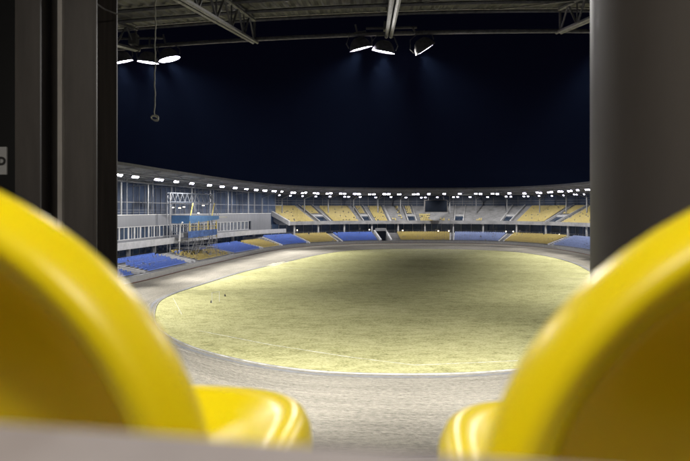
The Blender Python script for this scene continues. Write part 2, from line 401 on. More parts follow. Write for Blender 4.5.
for va, vb in vs_r:      # vomitories: a dark mouth with raking side walls
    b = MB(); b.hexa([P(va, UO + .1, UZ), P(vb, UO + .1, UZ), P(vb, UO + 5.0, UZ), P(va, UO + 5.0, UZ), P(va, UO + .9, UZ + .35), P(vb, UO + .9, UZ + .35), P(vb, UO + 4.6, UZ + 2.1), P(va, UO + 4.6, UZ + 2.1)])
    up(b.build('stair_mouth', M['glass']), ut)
    for s, w in ((va, -.22), (vb, .22)):
        b = MB(); b.hexa([P(s - .12 + w, UO - .1, UZ), P(s + .12 + w, UO - .1, UZ), P(s + .12 + w, UO + 12.6, UZ + 5.7), P(s - .12 + w, UO + 12.6, UZ + 5.7),
                          P(s - .12 + w, UO - .1, UZ + .75), P(s + .12 + w, UO - .1, UZ + .75), P(s + .12 + w, UO + 12.6, UZ + 6.2), P(s - .12 + w, UO + 12.6, UZ + 6.2)])
        up(b.build('aisle_wall', M['concrete_pale']), ut)
    b = MB(); b.hexa([P(va - .3, UO + 4.6, UZ + 1.6), P(vb + .3, UO + 4.6, UZ + 1.6), P(vb + .3, UO + 5.0, UZ + 1.6), P(va - .3, UO + 5.0, UZ + 1.6),
                      P(va - .3, UO + 4.6, UZ + 2.7), P(vb + .3, UO + 4.6, UZ + 2.7), P(vb + .3, UO + 5.0, UZ + 2.7), P(va - .3, UO + 5.0, UZ + 2.7)])
    up(b.build('mouth_parapet', M['concrete_pale']), ut)
tag(ut, 'upper stepped concrete tier of the far bend under the roof', 'terrace')
edges = [U0 + .6] + [v for p_ in vs_r for v in p_] + [S1]
AI = 1.5
kinds = ['y', 'y', 'yg', 'gp', 'g', 'y', 'y']
for bi in range(7):
    a = edges[2 * bi] + (AI if bi else 0); c = edges[2 * bi + 1] - AI
    for r in range(UN - 1):
        o = UO + (r + .6) * UD; z = UZ + r * UR
        k = kinds[bi]
        if k == 'y': seatrow(a, c, o, z, 'y', .96)
        elif k == 'yg':
            m1 = a + (c - a) * .42; seatrow(a, m1, o, z, 'y', .96); c0 = m1 + 1.6
            seatrow(c - (c - c0) * (.15 + .2 * random.random()), c, o, z, 'y', .85 if r in (5, 6, 12, 13, 14) else .2)
            if r in (1, 2): seatrow(c0, c0 + (c - c0) * .4, o, z, 'y', .85)
        elif k == 'gf':
            seatrow(c - (c - a) * (.18 + .14 * random.random()), c, o, z, 'y', .8 if r in (5, 6, 7, 13, 14) else .25)
            if r in (1, 2): seatrow(a, a + (c - a) * .35, o, z, 'y', .85)
        elif k == 'gp':
            seatrow(a, a + (c - a) * random.uniform(.25, .45) if r < 7 else a + .1, o, z, 'y', .9)
            if r in (1, 2): seatrow(a + (c - a) * .45, c, o, z, 'y', .25)
        elif k == 'g':
            if r in (1, 2): seatrow(a + (c - a) * .22, a + (c - a) * .5, o, z, 'y', .55)
sm_ = edges[4] + AI + (edges[5] - AI - edges[4] - AI) * .42 + .8
b = MB(); b.hexa([P(sm_ - .3, UO - .1, UZ), P(sm_ + .3, UO - .1, UZ), P(sm_ + .3, UO + 12.6, UZ + 5.7), P(sm_ - .3, UO + 12.6, UZ + 5.7), P(sm_ - .3, UO - .1, UZ + .5), P(sm_ + .3, UO - .1, UZ + .5), P(sm_ + .3, UO + 12.6, UZ + 6.1), P(sm_ - .3, UO + 12.6, UZ + 6.1)])
up(b.build('aisle_wall', M['concrete_pale']), ut)
for bi, (va, vb) in enumerate(vs_r):        # short rows above each mouth
    for r in range(8, UN - 1):
        if bi in (0, 1, 2, 5): seatrow(va + .3, vb - .3, UO + (r + .6) * UD, UZ + r * UR, 'y', .95)

# ---------------------------------------------------------------- rows of seats as objects
def seat_template():
    v = [(-.22, -.22, .30), (.22, -.22, .30), (.22, -.24, .40), (-.22, -.24, .40), (.2, .16, .38), (-.2, .16, .38), (.2, .16, .33), (-.2, .16, .33),
         (.2, .24, .78), (-.2, .24, .78), (.2, .28, .76), (-.2, .28, .76), (.1, .26, .82), (-.1, .26, .82)]
    f = [(0, 1, 2, 3), (3, 2, 4, 5), (0, 7, 6, 1), (5, 4, 8, 9), (9, 8, 12, 13), (7, 11, 10, 6), (10, 11, 13, 12), (4, 6, 10, 8), (5, 9, 11, 7), (1, 6, 4, 2), (0, 3, 5, 7)]
    return np.array(v), f
TV, TF = seat_template()
allseats = [(p, k) for k in SEATS for p in SEATS[k]]
def vis(p):
    px = CX + F * p[0] / p[1]; return 118 < px < 588
near = sorted([q for q in allseats if vis(q[0])], key=lambda q: math.hypot(q[0][0], q[0][1]))[:300]
near_ids = {id(q[0]) for q in near}
tm = {}
for k, mname in (('y', 'yseat'), ('b', 'bseat'), ('p', 'pseat')):
    me = bpy.data.meshes.new('terrace_seat'); me.from_pydata([tuple(v) for v in TV], [], TF); me.materials.append(M[mname]); tm[k] = me
for p, k in near:
    o = bpy.data.objects.new('terrace_seat', tm[k]); COL.objects.link(o); o.location = p[:3]; o.rotation_euler = (0, 0, p[3])
    lab = {'b': 'blue plastic seat in the lower left seating block beside the dirt track', 'y': 'yellow plastic seat in the lower left blocks nearest the dirt track'}[k]
    tag(o, lab, 'seat', {'b': 'blue seats of the nearest left block', 'y': 'yellow seats of the nearest left blocks'}[k])
for k, mname in (('y', 'yseat'), ('b', 'bseat'), ('p', 'pseat')):
    ps = np.array([p for p in SEATS[k] if id(p) not in near_ids]); n = len(ps); T = len(TV)
    ca, sa2 = np.cos(ps[:, 3])[:, None], np.sin(ps[:, 3])[:, None]
    X = ps[:, 0][:, None] + TV[:, 0] * ca - TV[:, 1] * sa2; Y = ps[:, 1][:, None] + TV[:, 0] * sa2 + TV[:, 1] * ca; Z = ps[:, 2][:, None] + TV[:, 2][None]
    V = np.stack([X, Y, Z], -1).reshape(-1, 3)
    me = bpy.data.meshes.new('seat_rows'); fs = [tuple(i * T + q for q in f) for i in range(n) for f in TF]
    me.from_pydata(V.tolist(), [], fs); me.materials.append(M[mname]); o = bpy.data.objects.new('seat_rows', me); COL.objects.link(o)
    tag(o, 'rows of %s plastic seats filling the far terraces' % {'y': 'yellow', 'b': 'blue', 'p': 'pale blue'}[k], 'seats', kind='stuff')

# ---------------------------------------------------------------- concourse wall behind the lower tier
MB0, MB1 = 0.0, s_of(271, 12)
cw = empty('concourse_wall', P(U0, 14))
b = MB(); band(b, [(14.6, 0), (14.6, 6.6), (14.9, 6.6), (14.9, 0)], MB1, S1, 3); up(b.build('glazing', M['glass']), cw)
b = MB()
for s in np.arange(MB1, S1, 2.6): b.box(Vector(P(s, 14.5, 4.9)), (.14, .16, 3.3), ang(s))
up(b.build('mullions', M['steel']), cw)
b = MB()
for s in np.arange(MB1, S1, 1.9):
    for z in (3.75, 4.15): b.bar(P(s, 9.1, z), P(s + 1.9, 9.1, z), .03, 4)
    b.bar(P(s, 9.1, 3.2), P(s, 9.1, 4.2), .035, 4)
up(b.build('handrail', M['steel']), cw)
tag(cw, 'dark glazed concourse wall beneath the upper tier of the far bend', 'wall')
for i, s in enumerate(np.arange(U0 + 2, S1, 8)):
    b = MB(); c = P(s, 10.2, 0); b.box((c[0], c[1], 4.8), (.45, .45, 3.2), ang(s)); o = b.build('concourse_column', M['concrete_pale'])
    tag(o, 'pale concrete column holding up the upper tier over the far concourse', 'column', 'columns of the far concourse')
for px, y in ((297, 230.2), (369, 229.7), (403, 230.4), (438, 231), (449, 231), (506, 231.5), (513, 231.5), (560, 234.5)):
    s = s_of(px, 9.3); c = Vector(P(s, 9.3, 0)); z = EYE - (y - HY) * c.y / F
    b = MB(); b.box((c.x, c.y, z), (.45, .25, .4), ang(s)); b.bar((c.x, c.y, 3.2), (c.x, c.y, z), .05)
    b.box((c.x, c.y, z), (.38, .29, .32), ang(s), 1)
    o = b.build('concourse_lamp', [M['steel'], M['warm']])
    where = {297: 'near the left end of the far bend', 369: 'just left of the dark tunnel', 403: 'just right of the dark tunnel', 438: 'left one of the pair under the scoreboard', 449: 'right one of the pair under the scoreboard',
             506: 'left of two beyond the pale blue block', 513: 'right of two beyond the pale blue block', 560: 'nearest the big round column'}[px]
    tag(o, 'small lit lamp on the concourse railing, ' + where, 'lamp', 'small lamps along the concourse railing')
# tall back wall above the upper tier
bw = empty('rear_glazing', P(U0, 24))
b = MB(); band(b, [(24.4, 0), (24.4, 16.2), (24.7, 16.2), (24.7, 0)], MB1 - 2, S1, 3); up(b.build('glazing', M['dark_wall']), bw)
b = MB()
for s in np.arange(MB1, S1, 2.2): b.bar(P(s, 24.2, 10), P(s, 24.2, 16.2), .07, 4)
for z in (13.6, 14.4): band(b, [(24.15, z), (24.15, z + .1), (24.25, z + .1), (24.25, z)], MB1, S1, 3)
up(b.build('mullions', M['steel']), bw)
tag(bw, 'dark glazed rear wall above the top row of the far bend', 'wall')

# ---------------------------------------------------------------- main grandstand building on the left
mbd = empty('main_grandstand', P(60, 12))
def bb(prof, a, c, name, m, step=3): 
    b = MB(); band(b, prof, a, c, step); return up(b.build(name, m), mbd)
bb([(14.6, 0), (14.6, 4.2), (14.9, 4.2), (14.9, 0)], MB0, MB1, 'ground_floor_wall', M['glass'])
bb([(8.9, 4.1), (8.9, 5.35), (9.15, 5.35), (9.15, 4.35), (12.0, 4.35), (12.0, 4.1)], MB0, MB1 + 3, 'balcony', M['concrete_pale'])
SW = s_of(251, 12)
bb([(12.0, 4.35), (12.0, 5.5), (12.3, 5.5), (12.3, 4.35)], MB0, SW, 'window_sill_wall', M['grey_panel'])
bb([(12.0, 7.9), (12.0, 10.1), (12.3, 10.1), (12.3, 7.9)], MB0, SW, 'cladding', M['grey_panel'])
bb([(12.0, 4.35), (12.0, 10.1), (12.3, 10.1), (12.3, 4.35)], SW, MB1, 'cladding', M['grey_panel'])
bb([(12.3, 9.95), (12.3, 10.2), (17.0, 10.2), (17.0, 9.95)], MB0, MB1, 'terrace_slab', M['concrete'])
bb([(17, 4), (17, 16.7), (17.3, 16.7), (17.3, 4)], MB0, MB1 + 6, 'upper_wall', M['dark_wall'])
bb([(11.9, 10.1), (11.9, 10.2), (12.35, 10.2), (12.35, 10.1)], MB0, MB1, 'coping', M['white'])
# windows, each with its frame
wp = None; s = 6.0; k = 0; pane_me = {}
while s < SW - 1:
    wdt = 2.3 if k % 3 else 3.4
    if s > 70: wdt = 1.9
    c = P(s + wdt / 2, 12.15, 6.7); a_ = ang(s + wdt / 2)
    if wdt not in pane_me:
        q = MB(); q.box((0, .05, 0), (wdt - .3, .06, 2.3)); q1 = q.build('window', M['glass']); 
        q = MB(); 
        for xx in (-wdt / 2 + .09, wdt / 2 - .09): q.box((xx, -.04, 0), (.2, .1, 2.4))
        q.box((0, -.08, 1.15), (wdt, .16, .12)); q.box((0, -.08, -1.15), (wdt, .16, .12)); q.box((0, -.08, 0.0), (.09, .1, 2.2))
        q2 = q.build('frame', M['concrete_pale'], q1); pane_me[wdt] = (q1.data, q2.data)
        COL.objects.unlink(q1); COL.objects.unlink(q2)
    w1 = bpy.data.objects.new('window', pane_me[wdt][0]); w2 = bpy.data.objects.new('frame', pane_me[wdt][1])
    COL.objects.link(w1); COL.objects.link(w2); w2.parent = w1; w1.parent = mbd
    w1.location = Vector(c) - Vector(mbd.location); w1.rotation_euler = (0, 0, a_)
    s += wdt; k += 1
# ground-floor columns and doors behind them
for s in np.arange(8, MB1 + 3, 10.4):
    b = MB(); c = P(s, 12.2, 2.1); b.box(c, (.55, .55, 4.1), ang(s)); up(b.build('column', M['concrete_pale']), mbd)
b = MB()
for s in np.arange(6, MB1, 2.6): b.box(P(s, 14.5, 2.4), (.12, .14, 3.4), ang(s))
up(b.build('mullions', M['steel']), mbd)
b = MB()
for s in np.arange(MB0, MB1 + 8, 2.4): b.box(P(s, 16.9, 13.2), (.1, .12, 6.6), ang(s))
band(b, [(16.8, 12.6), (16.8, 12.8), (16.95, 12.8), (16.95, 12.6)], MB0, MB1 + 8)
up(b.build('mullions', M['steel']), mbd)
b = MB()
for s in np.arange(MB0, MB1, 2.0):
    for z in (10.6, 11.1): b.bar(P(s, 12.4, z), P(s + 2, 12.4, z), .03, 4)
up(b.build('handrail', M['steel']), mbd)
tag(mbd, 'long grandstand building on the left with white balcony, window row and grey cladding', 'building')
for i, (px, o_, z) in enumerate(((128, 16.8, 12.5), (141, 16.8, 12.6), (148, 16.8, 12.6))):   # curtains or doors in the upper glass
    pass
# white control hut on the balcony end next to the gantry
s = s_of(182, 9); hut = MB(); hut.box(P(s, 8.4, 5.3), (3.0, .9, 1.6), ang(s)); hut.box(P(s, 8.4, 6.15), (3.2, 1.1, .12), ang(s))
tag(hut.build('control_booth', M['white']), 'small white booth at the balcony front left of the blue canopy', 'booth')
s = s_of(178, 7.5); c = Vector(P(s, 7.2, 4.6)); d = MB(); d.bar(c, c + Vector((.2, 0, 3.2)), .22, 8, r2=.12); d.bar(c + Vector((.2, 0, 3.2)), c + Vector((.7, -.2, 4.0)), .18, 8)
d.bar(c + Vector((0, 0, -3)), c, .08)
tag(d.build('camera_stand', M['white']), 'white covered camera stand leaning at the balcony left of the scaffold', 'stand')

# ---------------------------------------------------------------- referee gantry with scaffold
sg = s_of(197, 6.0); gc = Vector(P(sg, 6.0, 0)); GA = math.radians(30)   # the gantry is turned a little towards the oval
ux, uy = math.sin(GA), math.cos(GA)
gt = empty('referee_gantry', gc, math.pi / 2 - GA)
def G(px, y, yl=0.0):       # local point whose line of sight runs through (px, y), on the local plane y = yl
    bx, by = gc.x - uy * yl, gc.y + ux * yl; m_ = (px - CX) / F
    t = (m_ * by - bx) / (ux - m_ * uy); return (t, yl, EYE - (y - HY) * (by + uy * t) / F)
def part(name, fn, m): b = MB(); fn(b); return b.build(name, m, gt)
YF, YB = -2.6, 2.6
def slab(b, pa, ta, ba, pb_, tb, bb_, y0, y1):
    a0, a1, c0, c1_ = G(pa, ba, y0), G(pa, ta, y0), G(pb_, bb_, y0), G(pb_, tb, y0)
    b.hexa([a0, c0, (c0[0], y1, c0[2]), (a0[0], y1, a0[2]), a1, c1_, (c1_[0], y1, c1_[2]), (a1[0], y1, a1[2])])
part('canopy', lambda b: slab(b, 189.5, 215.6, 223.6, 219, 215.8, 219.2, YF, YB), M['blue'])
part('canopy_tip', lambda b: slab(b, 219.4, 216.2, 218, 227, 216.4, 218, YF + .3, YF + 1.6), M['white'])
zr = G(189.5, 216, YF)[2] - 5.8
T0, T1 = G(170, 193, .8), G(212, 194.2, .8); x0, x1 = T0[0], T1[0]; zt = T0[2]; zb = G(190, 202.3, .8)[2]
for x in (x0, x1):
    part('mast', lambda b: (b.bar((x, .8, 2.3), (x, .8, zt), .13, 6), b.bar((x, 1.6, 2.3), (x, 1.6, zt), .1, 6)), M['steel'])
def web(b):
    for y in (.8, 1.6):
        b.bar((x0, y, zt), (x1, y, zt), .14, 6); b.bar((x0, y, zb), (x1, y, zb), .12, 6)
    n = 9
    for i in range(n):
        a = x0 + (x1 - x0) * i / n; c = x0 + (x1 - x0) * (i + 1) / n; m_ = (a + c) / 2
        b.bar((a, .8, zb), (m_, .8, zt), .075, 4); b.bar((m_, .8, zt), (c, .8, zb), .075, 4); b.bar((a, .8, zb), (a, 1.6, zt), .05, 4)
gsteel = mat('dark_gantry_steel', (.12, .13, .15), .6, .1); part('truss_beam', web, gsteel)  # beam colour darkened to offset the strong light of the lamps beside it
for a, c in ((193, 190.5), (214.5, 212)):
    A_, B_ = G(a, 203, -1), G(c, 215.7, -1)
    part('strut', lambda b: b.bar(A_, B_, .11, 6), M['yellow_paint'])
    part('brace', lambda b: (b.bar(A_, (B_[0] + 1.6, -1, B_[2]), .05, 4), b.bar(A_, (B_[0] + 2.4, -1, B_[2]), .04, 4)), M['steel'])
part('banner', lambda b: slab(b, 188.5, 231.5, 238.2, 217, 229, 234.6, YF - .15, YF - .05), mat('blue_banner', (.06, .13, .36), .6, var=.5, scale=1.5))
XA, XB = G(188.5, 238, YF)[0], G(217, 234, YF)[0]; ZP = G(188.5, 238.4, YF)[2]; ZT = G(189.5, 222.8, YF)[2]
part('platform', lambda b: (b.box(((XA + XB) / 2, 0, ZP), (XB - XA, 5.0, .12)), b.box(((XA + XB) / 2, 0, ZP - 2.1), (XB - XA, 5.0, .1))), M['steel'])
for f_ in (0.04, .34, .67, .97):
    x = XA + (XB - XA) * f_
    part('yellow_post', lambda b: b.bar((x, YF - .02, ZP), (x, YF - .02, ZT + .3), .09, 4), M['yellow_paint'])
def rails(b):
    for z in (ZP + 1.9, ZP + 2.5): b.bar((XA, YF, z), (XB, YF, z), .05, 4)
    for x in np.arange(XA + .5, XB, 1.1): b.bar((x, YF, ZP + 1.2), (x, YF, ZP + 2.5), .03, 4)
part('yellow_railing', rails, M['yellow_paint'])
def scaf(b):
    xs = np.linspace(XA, XB, 5)
    for x in xs:
        for y in (YF, 0, YB): b.bar((x, y, .9), (x, y, ZT), .055, 4)
    for z in np.arange(1.6, ZT, 1.2):
        for y in (YF, YB): b.bar((xs[0], y, z), (xs[-1], y, z), .045, 4)
        for x in xs: b.bar((x, YF, z), (x, YB, z), .045, 4)
    for i in range(4): b.bar((xs[i], YF - .05, 1.2), (xs[i + 1], YF - .05, ZP), .04, 4)
part('scaffold', scaf, M['steel'])
tag(gt, 'scaffolded gantry with blue canopy, yellow struts and a lattice beam on masts', 'gantry')
for i, (px, y) in enumerate(((175, 207.5), (181.5, 208), (186, 207), (205, 205.5), (200, 213))):
    s = s_of(px, 15); c = Vector(P(s, 15.5, 0)); z = EYE - (y - HY) * c.y / F
    b = MB(); b.bar((c.x, c.y, z + .14), (c.x, c.y, 16.9), .03, 4); b.box((c.x, c.y, z), (.5, .3, .22), 0, 1); b.box((c.x, c.y, z + .13), (.55, .35, .06))
    o = b.build('pendant_lamp', [M['steel'], M['warm']])
    tag(o, 'small lit pendant lamp glowing behind the lattice beam of the gantry', 'lamp', 'pendant lamps behind the gantry beam')

# ---------------------------------------------------------------- ring roof
RO0, RO1 = 4.6, 27.0
RS0 = S0
def rz(o): return 18.25 - (o - RO0) * .085
rf = empty('ring_roof', P(100, 12))
b = MB(); band(b, [(RO0, rz(RO0)), (RO0 + .01, rz(RO0) + .25), (RO1, rz(RO1) + .25), (RO1, rz(RO1))], RS0, S1, 2); up(b.build('deck', mat('far_deck', (.18, .18, .19), .6, .1, var=.2, scale=.7)), rf)
b = MB(); band(b, [(RO0 - .25, rz(RO0) - .1), (RO0 - .25, rz(RO0) + .42), (RO0 - .02, rz(RO0) + .42), (RO0 - .02, rz(RO0) - .1)], RS0, S1, 2); up(b.build('fascia', mat('fascia_sheet', (.13, .13, .135), .6, .2, var=.2)), rf)
b = MB(); band(b, [(RO0 + .2, 16.9), (RO0 + .1, 17.0), (RO0 + .2, 17.1), (RO0 + .3, 17.0)], RS0, S1, 2)
band(b, [(12.0, 16.35), (12.0, 16.55), (12.2, 16.55), (12.2, 16.35)], RS0, S1, 2)
up(b.build('ring_tube', M['steel']), rf)
b = MB()
for o_ in np.arange(RO0 + 1.5, RO1, 2.1): band(b, [(o_, rz(o_) - .16), (o_, rz(o_)), (o_ + .12, rz(o_)), (o_ + .12, rz(o_) - .16)], RS0, S1, 3)
up(b.build('purlins', M['steel']), rf)
ts = []; s = 6.0
while s < S1:
    ts.append(s); s += 10.4 if s < U0 - 12 else 6.6
for s in ts:
    b = MB(); z0 = rz(RO0)
    b.bar(P(s, RO0 + .1, z0 - .15), P(s, RO1 - 2, rz(RO1 - 2) - .15), .09, 4)
    b.bar(P(s, RO0 + .1, z0 - 1.2), P(s, 23, rz(23) - 1.5), .1, 4)
    for i in range(7):
        a = RO0 + .1 + i * 2.6; c = a + 1.3; zl = lambda o: z0 - 1.2 + (o - RO0) / 18.4 * (rz(23) - 1.5 - z0 + 1.2)
        b.bar(P(s, a, zl(a)), P(s, c, rz(c) - .15), .05, 4); b.bar(P(s, c, rz(c) - .15), P(s, a + 2.6, zl(a + 2.6)), .05, 4)
    up(b.build('truss', M['steel']), rf)
    b = MB()
    if s < MB1:
        b.bar(P(s, 12.6, 10.2), P(s, 12.6, rz(12.6) - 1.1), .2, 6); b.bar(P(s + 3.6, 13.4, 10.2), P(s + 3.6, 13.4, rz(13.4) - .3), .09, 6)
    else:
        o_ = 17.0; zt_ = UZ + 8 * UR if s > U0 else 3.2
        b.bar(P(s, o_, zt_), P(s, o_, rz(o_) - 2.2), .2, 6)
        b.bar(P(s, o_, rz(o_) - 2.3), P(s, o_ - 4.5, rz(o_) - .9), .11, 6); b.bar(P(s, o_, rz(o_) - 2.3), P(s, o_ + 4.5, rz(o_) - 1.3), .11, 6)
        b.bar(P(s, o_, rz(o_) - 2.3), P(s + 2.2, o_ - 3, rz(o_) - .6), .07, 4)
    up(b.build('column', M['steel']), rf)
tag(rf, 'long curved stadium roof on steel columns round the left side and far bend', 'roof')

# ---------------------------------------------------------------- scoreboard
s = s_of(436.4, 6.5); c = Vector(P(s, 6.5, 0)); k = c.y / F; a_ = ang(s)
sb_ = empty('scoreboard', (c.x, c.y, 0), a_); w_ = 22.7 * k; z1, z0 = EYE + 10.6 * k, EYE - 1.6 * k
b = MB(); b.box((0, .35, (z0 + z1) / 2), (w_, .6, z1 - z0)); b.build('casing', M['steel_dark'], sb_)
b = MB(); b.box((0, .03, (z0 + z1) / 2), (w_ - .35, .06, z1 - z0 - .35)); b.build('screen', M['screen'], sb_)
for x in (-w_ / 3, w_ / 3):
    b = MB(); b.bar((x, .35, z1), (x, .35, rz(6.5) - .9), .1, 6); b.build('hanger', M['steel'], sb_)
tag(sb_, 'dark switched-off scoreboard hanging under the roof of the far bend', 'scoreboard')

# ---------------------------------------------------------------- floodlights
def lamp_mesh(w, bright):
    b = MB(); d = .42   # a flat wide box, lens on its -z face
    b.hexa([(-w / 2, -d / 2, 0), (w / 2, -d / 2, 0), (w / 2, d / 2, 0), (-w / 2, d / 2, 0), (-w * .3, -d * .25, .3), (w * .3, -d * .25, .3), (w * .3, d * .25, .3), (-w * .3, d * .25, .3)])
    b.box((0, 0, -.015), (w - .08, d - .06, .03), 0, 1); b.bar((0, 0, .28), (0, 0, .6), .05, 4)
    return b
lm = {}
for nm, w, mt in (('a', 1.0, 'lens'), ('b', .8, 'lens_dim'), ('c', 1.25, 'lens')):
    o = lamp_mesh(w, 1).build('floodlight', [M['lamp_body'], M[mt]]); lm[nm] = o.data; COL.objects.unlink(o)
def aim(o, tgt, loc):
    d = (Vector(tgt) - Vector(loc)).normalized(); o.rotation_euler = d.to_track_quat('-Z', 'Y').to_euler()
LIGHT_COL = (1.0, .97, .93)
def spot(loc, tgt, power, ang_, blend=.8, col=LIGHT_COL, rad=.35):
    l = bpy.data.lights.new('floodlight_beam', 'SPOT'); l.energy = power; l.spot_size = math.radians(ang_); l.spot_blend = blend; l.color = col; l.shadow_soft_size = rad
    o = bpy.data.objects.new('floodlight_beam', l); COL.objects.link(o); o.location = loc; aim(o, tgt, loc); return o
left_px = [120, 136, 158, 177, 193, 210.5, 223, 236, 247, 257, 265.5, 274.5]
LS = [s_of(p_, RO0) for p_ in left_px]
s = LS[-1] + 4.5; far_s = []
while s < s_of(600, RO0): far_s.append(s); s += 4.7
nl = 0
def put(key, s, o_, z, name_label, tgt, group):
    global nl
    o = bpy.data.objects.new('floodlight', lm[key]); COL.objects.link(o); loc = P(s, o_, z); o.location = loc; aim(o, tgt, loc)
    tag(o, name_label, 'floodlight', group); nl += 1
for i, s in enumerate(LS):
    n = 3 if i == 2 else 2
    for j in range(n):
        put('c' if i in (3, 4, 6, 10) and j == 0 else 'a', s + (j - .5) * (1.25 if i not in (3, 4) else .9), RO0 + .2, 16.6, 'lit floodlight under the roof edge of the left grandstand', P(s, -14, 3), 'floodlights under the left roof edge')
for i, s in enumerate(far_s):
    key = random.choice('aac')
    for j in range(random.choice((1, 2, 2))):
        put(key, s + j * 1.3 - .5, RO0 + .2, 16.5 + random.uniform(-.1, .15), 'lit floodlight in the upper row under the far roof edge', P(s, -16, 4), 'upper floodlights of the far bend')
    for j in range(random.choice((1, 1, 2))):
        put('b', s + 2.2 + j * 1.2, RO0 + 3.2, 15.55 + random.uniform(-.1, .1), 'lit floodlight in the lower row set back under the far roof', P(s, -10, 2), 'lower floodlights of the far bend')
for s in [LS[0] - 36, LS[0] - 24, LS[0] - 12] + LS[:-2]: spot(P(s, RO0, 15.9), P(s, -13, 0), CLUSTER_W * 2.8, 56, 1)
for s in far_s[::2]: spot(P(s, RO0, 15.9), P(s, -22 if s < far_s[-6] else -14, 0), CLUSTER_W * (.6 if s < far_s[-6] else 1.5), 42, 1)
right_s = [far_s[-1] + 9 * k for k in range(1, 11)]
for s in right_s: spot(P(s, RO0, 15.9), P(s, -14, 0), CLUSTER_W * 2.4, 50, 1)
# stray light of the same lamps on what stands beneath and behind them
for s in LS[::2] + far_s[1::3] + right_s[::4]: spot(P(s, RO0 - .6, 16.2), P(s, 10, 0), SPILL_W * .75, 150, .5)
for x in (-12.5, -6.5, 1.4, 8.5): spot((x, Dq(x) + .9, EYE + 4.6) if True else 0, (x, Dq(x) - 3, 0), SPILL_W * .16, 176, .5)
# long-throw beams that light the stands across the oval
for s, tg in ((LS[2], (58, 165, 15)), (LS[6], (60, 150, 15)), (right_s[1], (-38, 110, 14)), (right_s[4], (-38, 130, 14)), (right_s[7], (-15, 185, 15))):
    spot(P(s, RO0, 15.9), tg, CROSS_W, 36, 1)

# ---------------------------------------------------------------- camera's own stand: roof, lamps, columns
ZE = EYE + 6.1; SL = .166
nr = empty('near_roof', (0, 10, EYE + 4))
b = MB(); xs = np.arange(-16, 16, .0833); V = []; nD = 2
for i, x in enumerate(xs):
    rib = .045 if (i % 4) < 2 else 0
    y0 = Dq(x)
    V += [(x, y0 + .25, ZE + rib + .03), (x - FX * 24, y0 - 24, ZE + rib - SL * 24)]
b.add(V, [(2 * i, 2 * i + 2, 2 * i + 3, 2 * i + 1) for i in range(len(xs) - 1)])
V2 = [(v[0], v[1], v[2] + .2) for v in V]; b.add(V2, [(2 * i, 2 * i + 1, 2 * i + 3, 2 * i + 2) for i in range(len(xs) - 1)])
up(b.build('deck', M['deck']), nr)
xs2 = np.linspace(-16, 16, 41)
for kk, back in enumerate(np.arange(0, 9.5, 1.55)):
    b = MB(); b.path([(x - FX * back, Dq(x) - back + .2, ZE - SL * back - .05) for x in xs2], .05, 4); up(b.build('purlin', M['steel_near']), nr)
b = MB(); b.path([(x, Dq(x) + .3, ZE + .1) for x in xs2], .06, 6); up(b.build('edge_trim', M['steel_near']), nr)
b = MB(); b.path([(x, Dq(x), EYE + 5.38) for x in xs2], .065, 8); up(b.build('ring_tube', M['steel_near']), nr)
tips = [(-10.9, 5.3), (-6.9, 5.3), (-2.85, 5.3), (1.33, 5.3), (6.45, 5.35), (10.9, 5.35)]
for tx, tz in tips:
    y0 = Dq(tx); b = MB()
    pb = lambda t: (tx - FX * t, y0 - t, EYE + tz - SL * t); pt = lambda t: (tx - FX * t, y0 - t, EYE + tz + .68 - SL * t)
    for dx in (-.07, .07):
        q0, q1 = pb(-.12), pb(18); b.bar((q0[0] + dx, q0[1], q0[2]), (q1[0] + dx, q1[1], q1[2]), .055, 6)
    b.bar(pt(-.05), pt(18), .06, 6)
    t = 0
    b.bar(pb(0), pt(0), .04, 6)
    while t < 17: b.bar(pb(t), pt(t + .75), .03, 6); b.bar(pt(t + .75), pb(t + 1.5), .03, 6); b.bar(pb(t + 1.5), pt(t + 1.5), .022, 6); t += 1.5
    up(b.build('truss', M['steel_near']), nr)
b = MB()
b.bar((-9.5, 15.0, ZE - .65), (-4.2, 18.2, ZE - .1), .022, 5); b.bar((-5.6, 13.2, ZE - 1.0), (-4.6, 17.8, ZE - .15), .02, 5); b.bar((1.4, 17.6, ZE - .1), (6.0, 12.5, ZE - 1.1), .02, 5); b.bar((4.6, 17.8, ZE - .1), (7.3, 14.5, ZE - .8), .02, 5)
up(b.build('bracing_rods', M['steel_near']), nr)
tag(nr, 'dim steel roof overhead with corrugated deck and lattice trusses', 'roof')

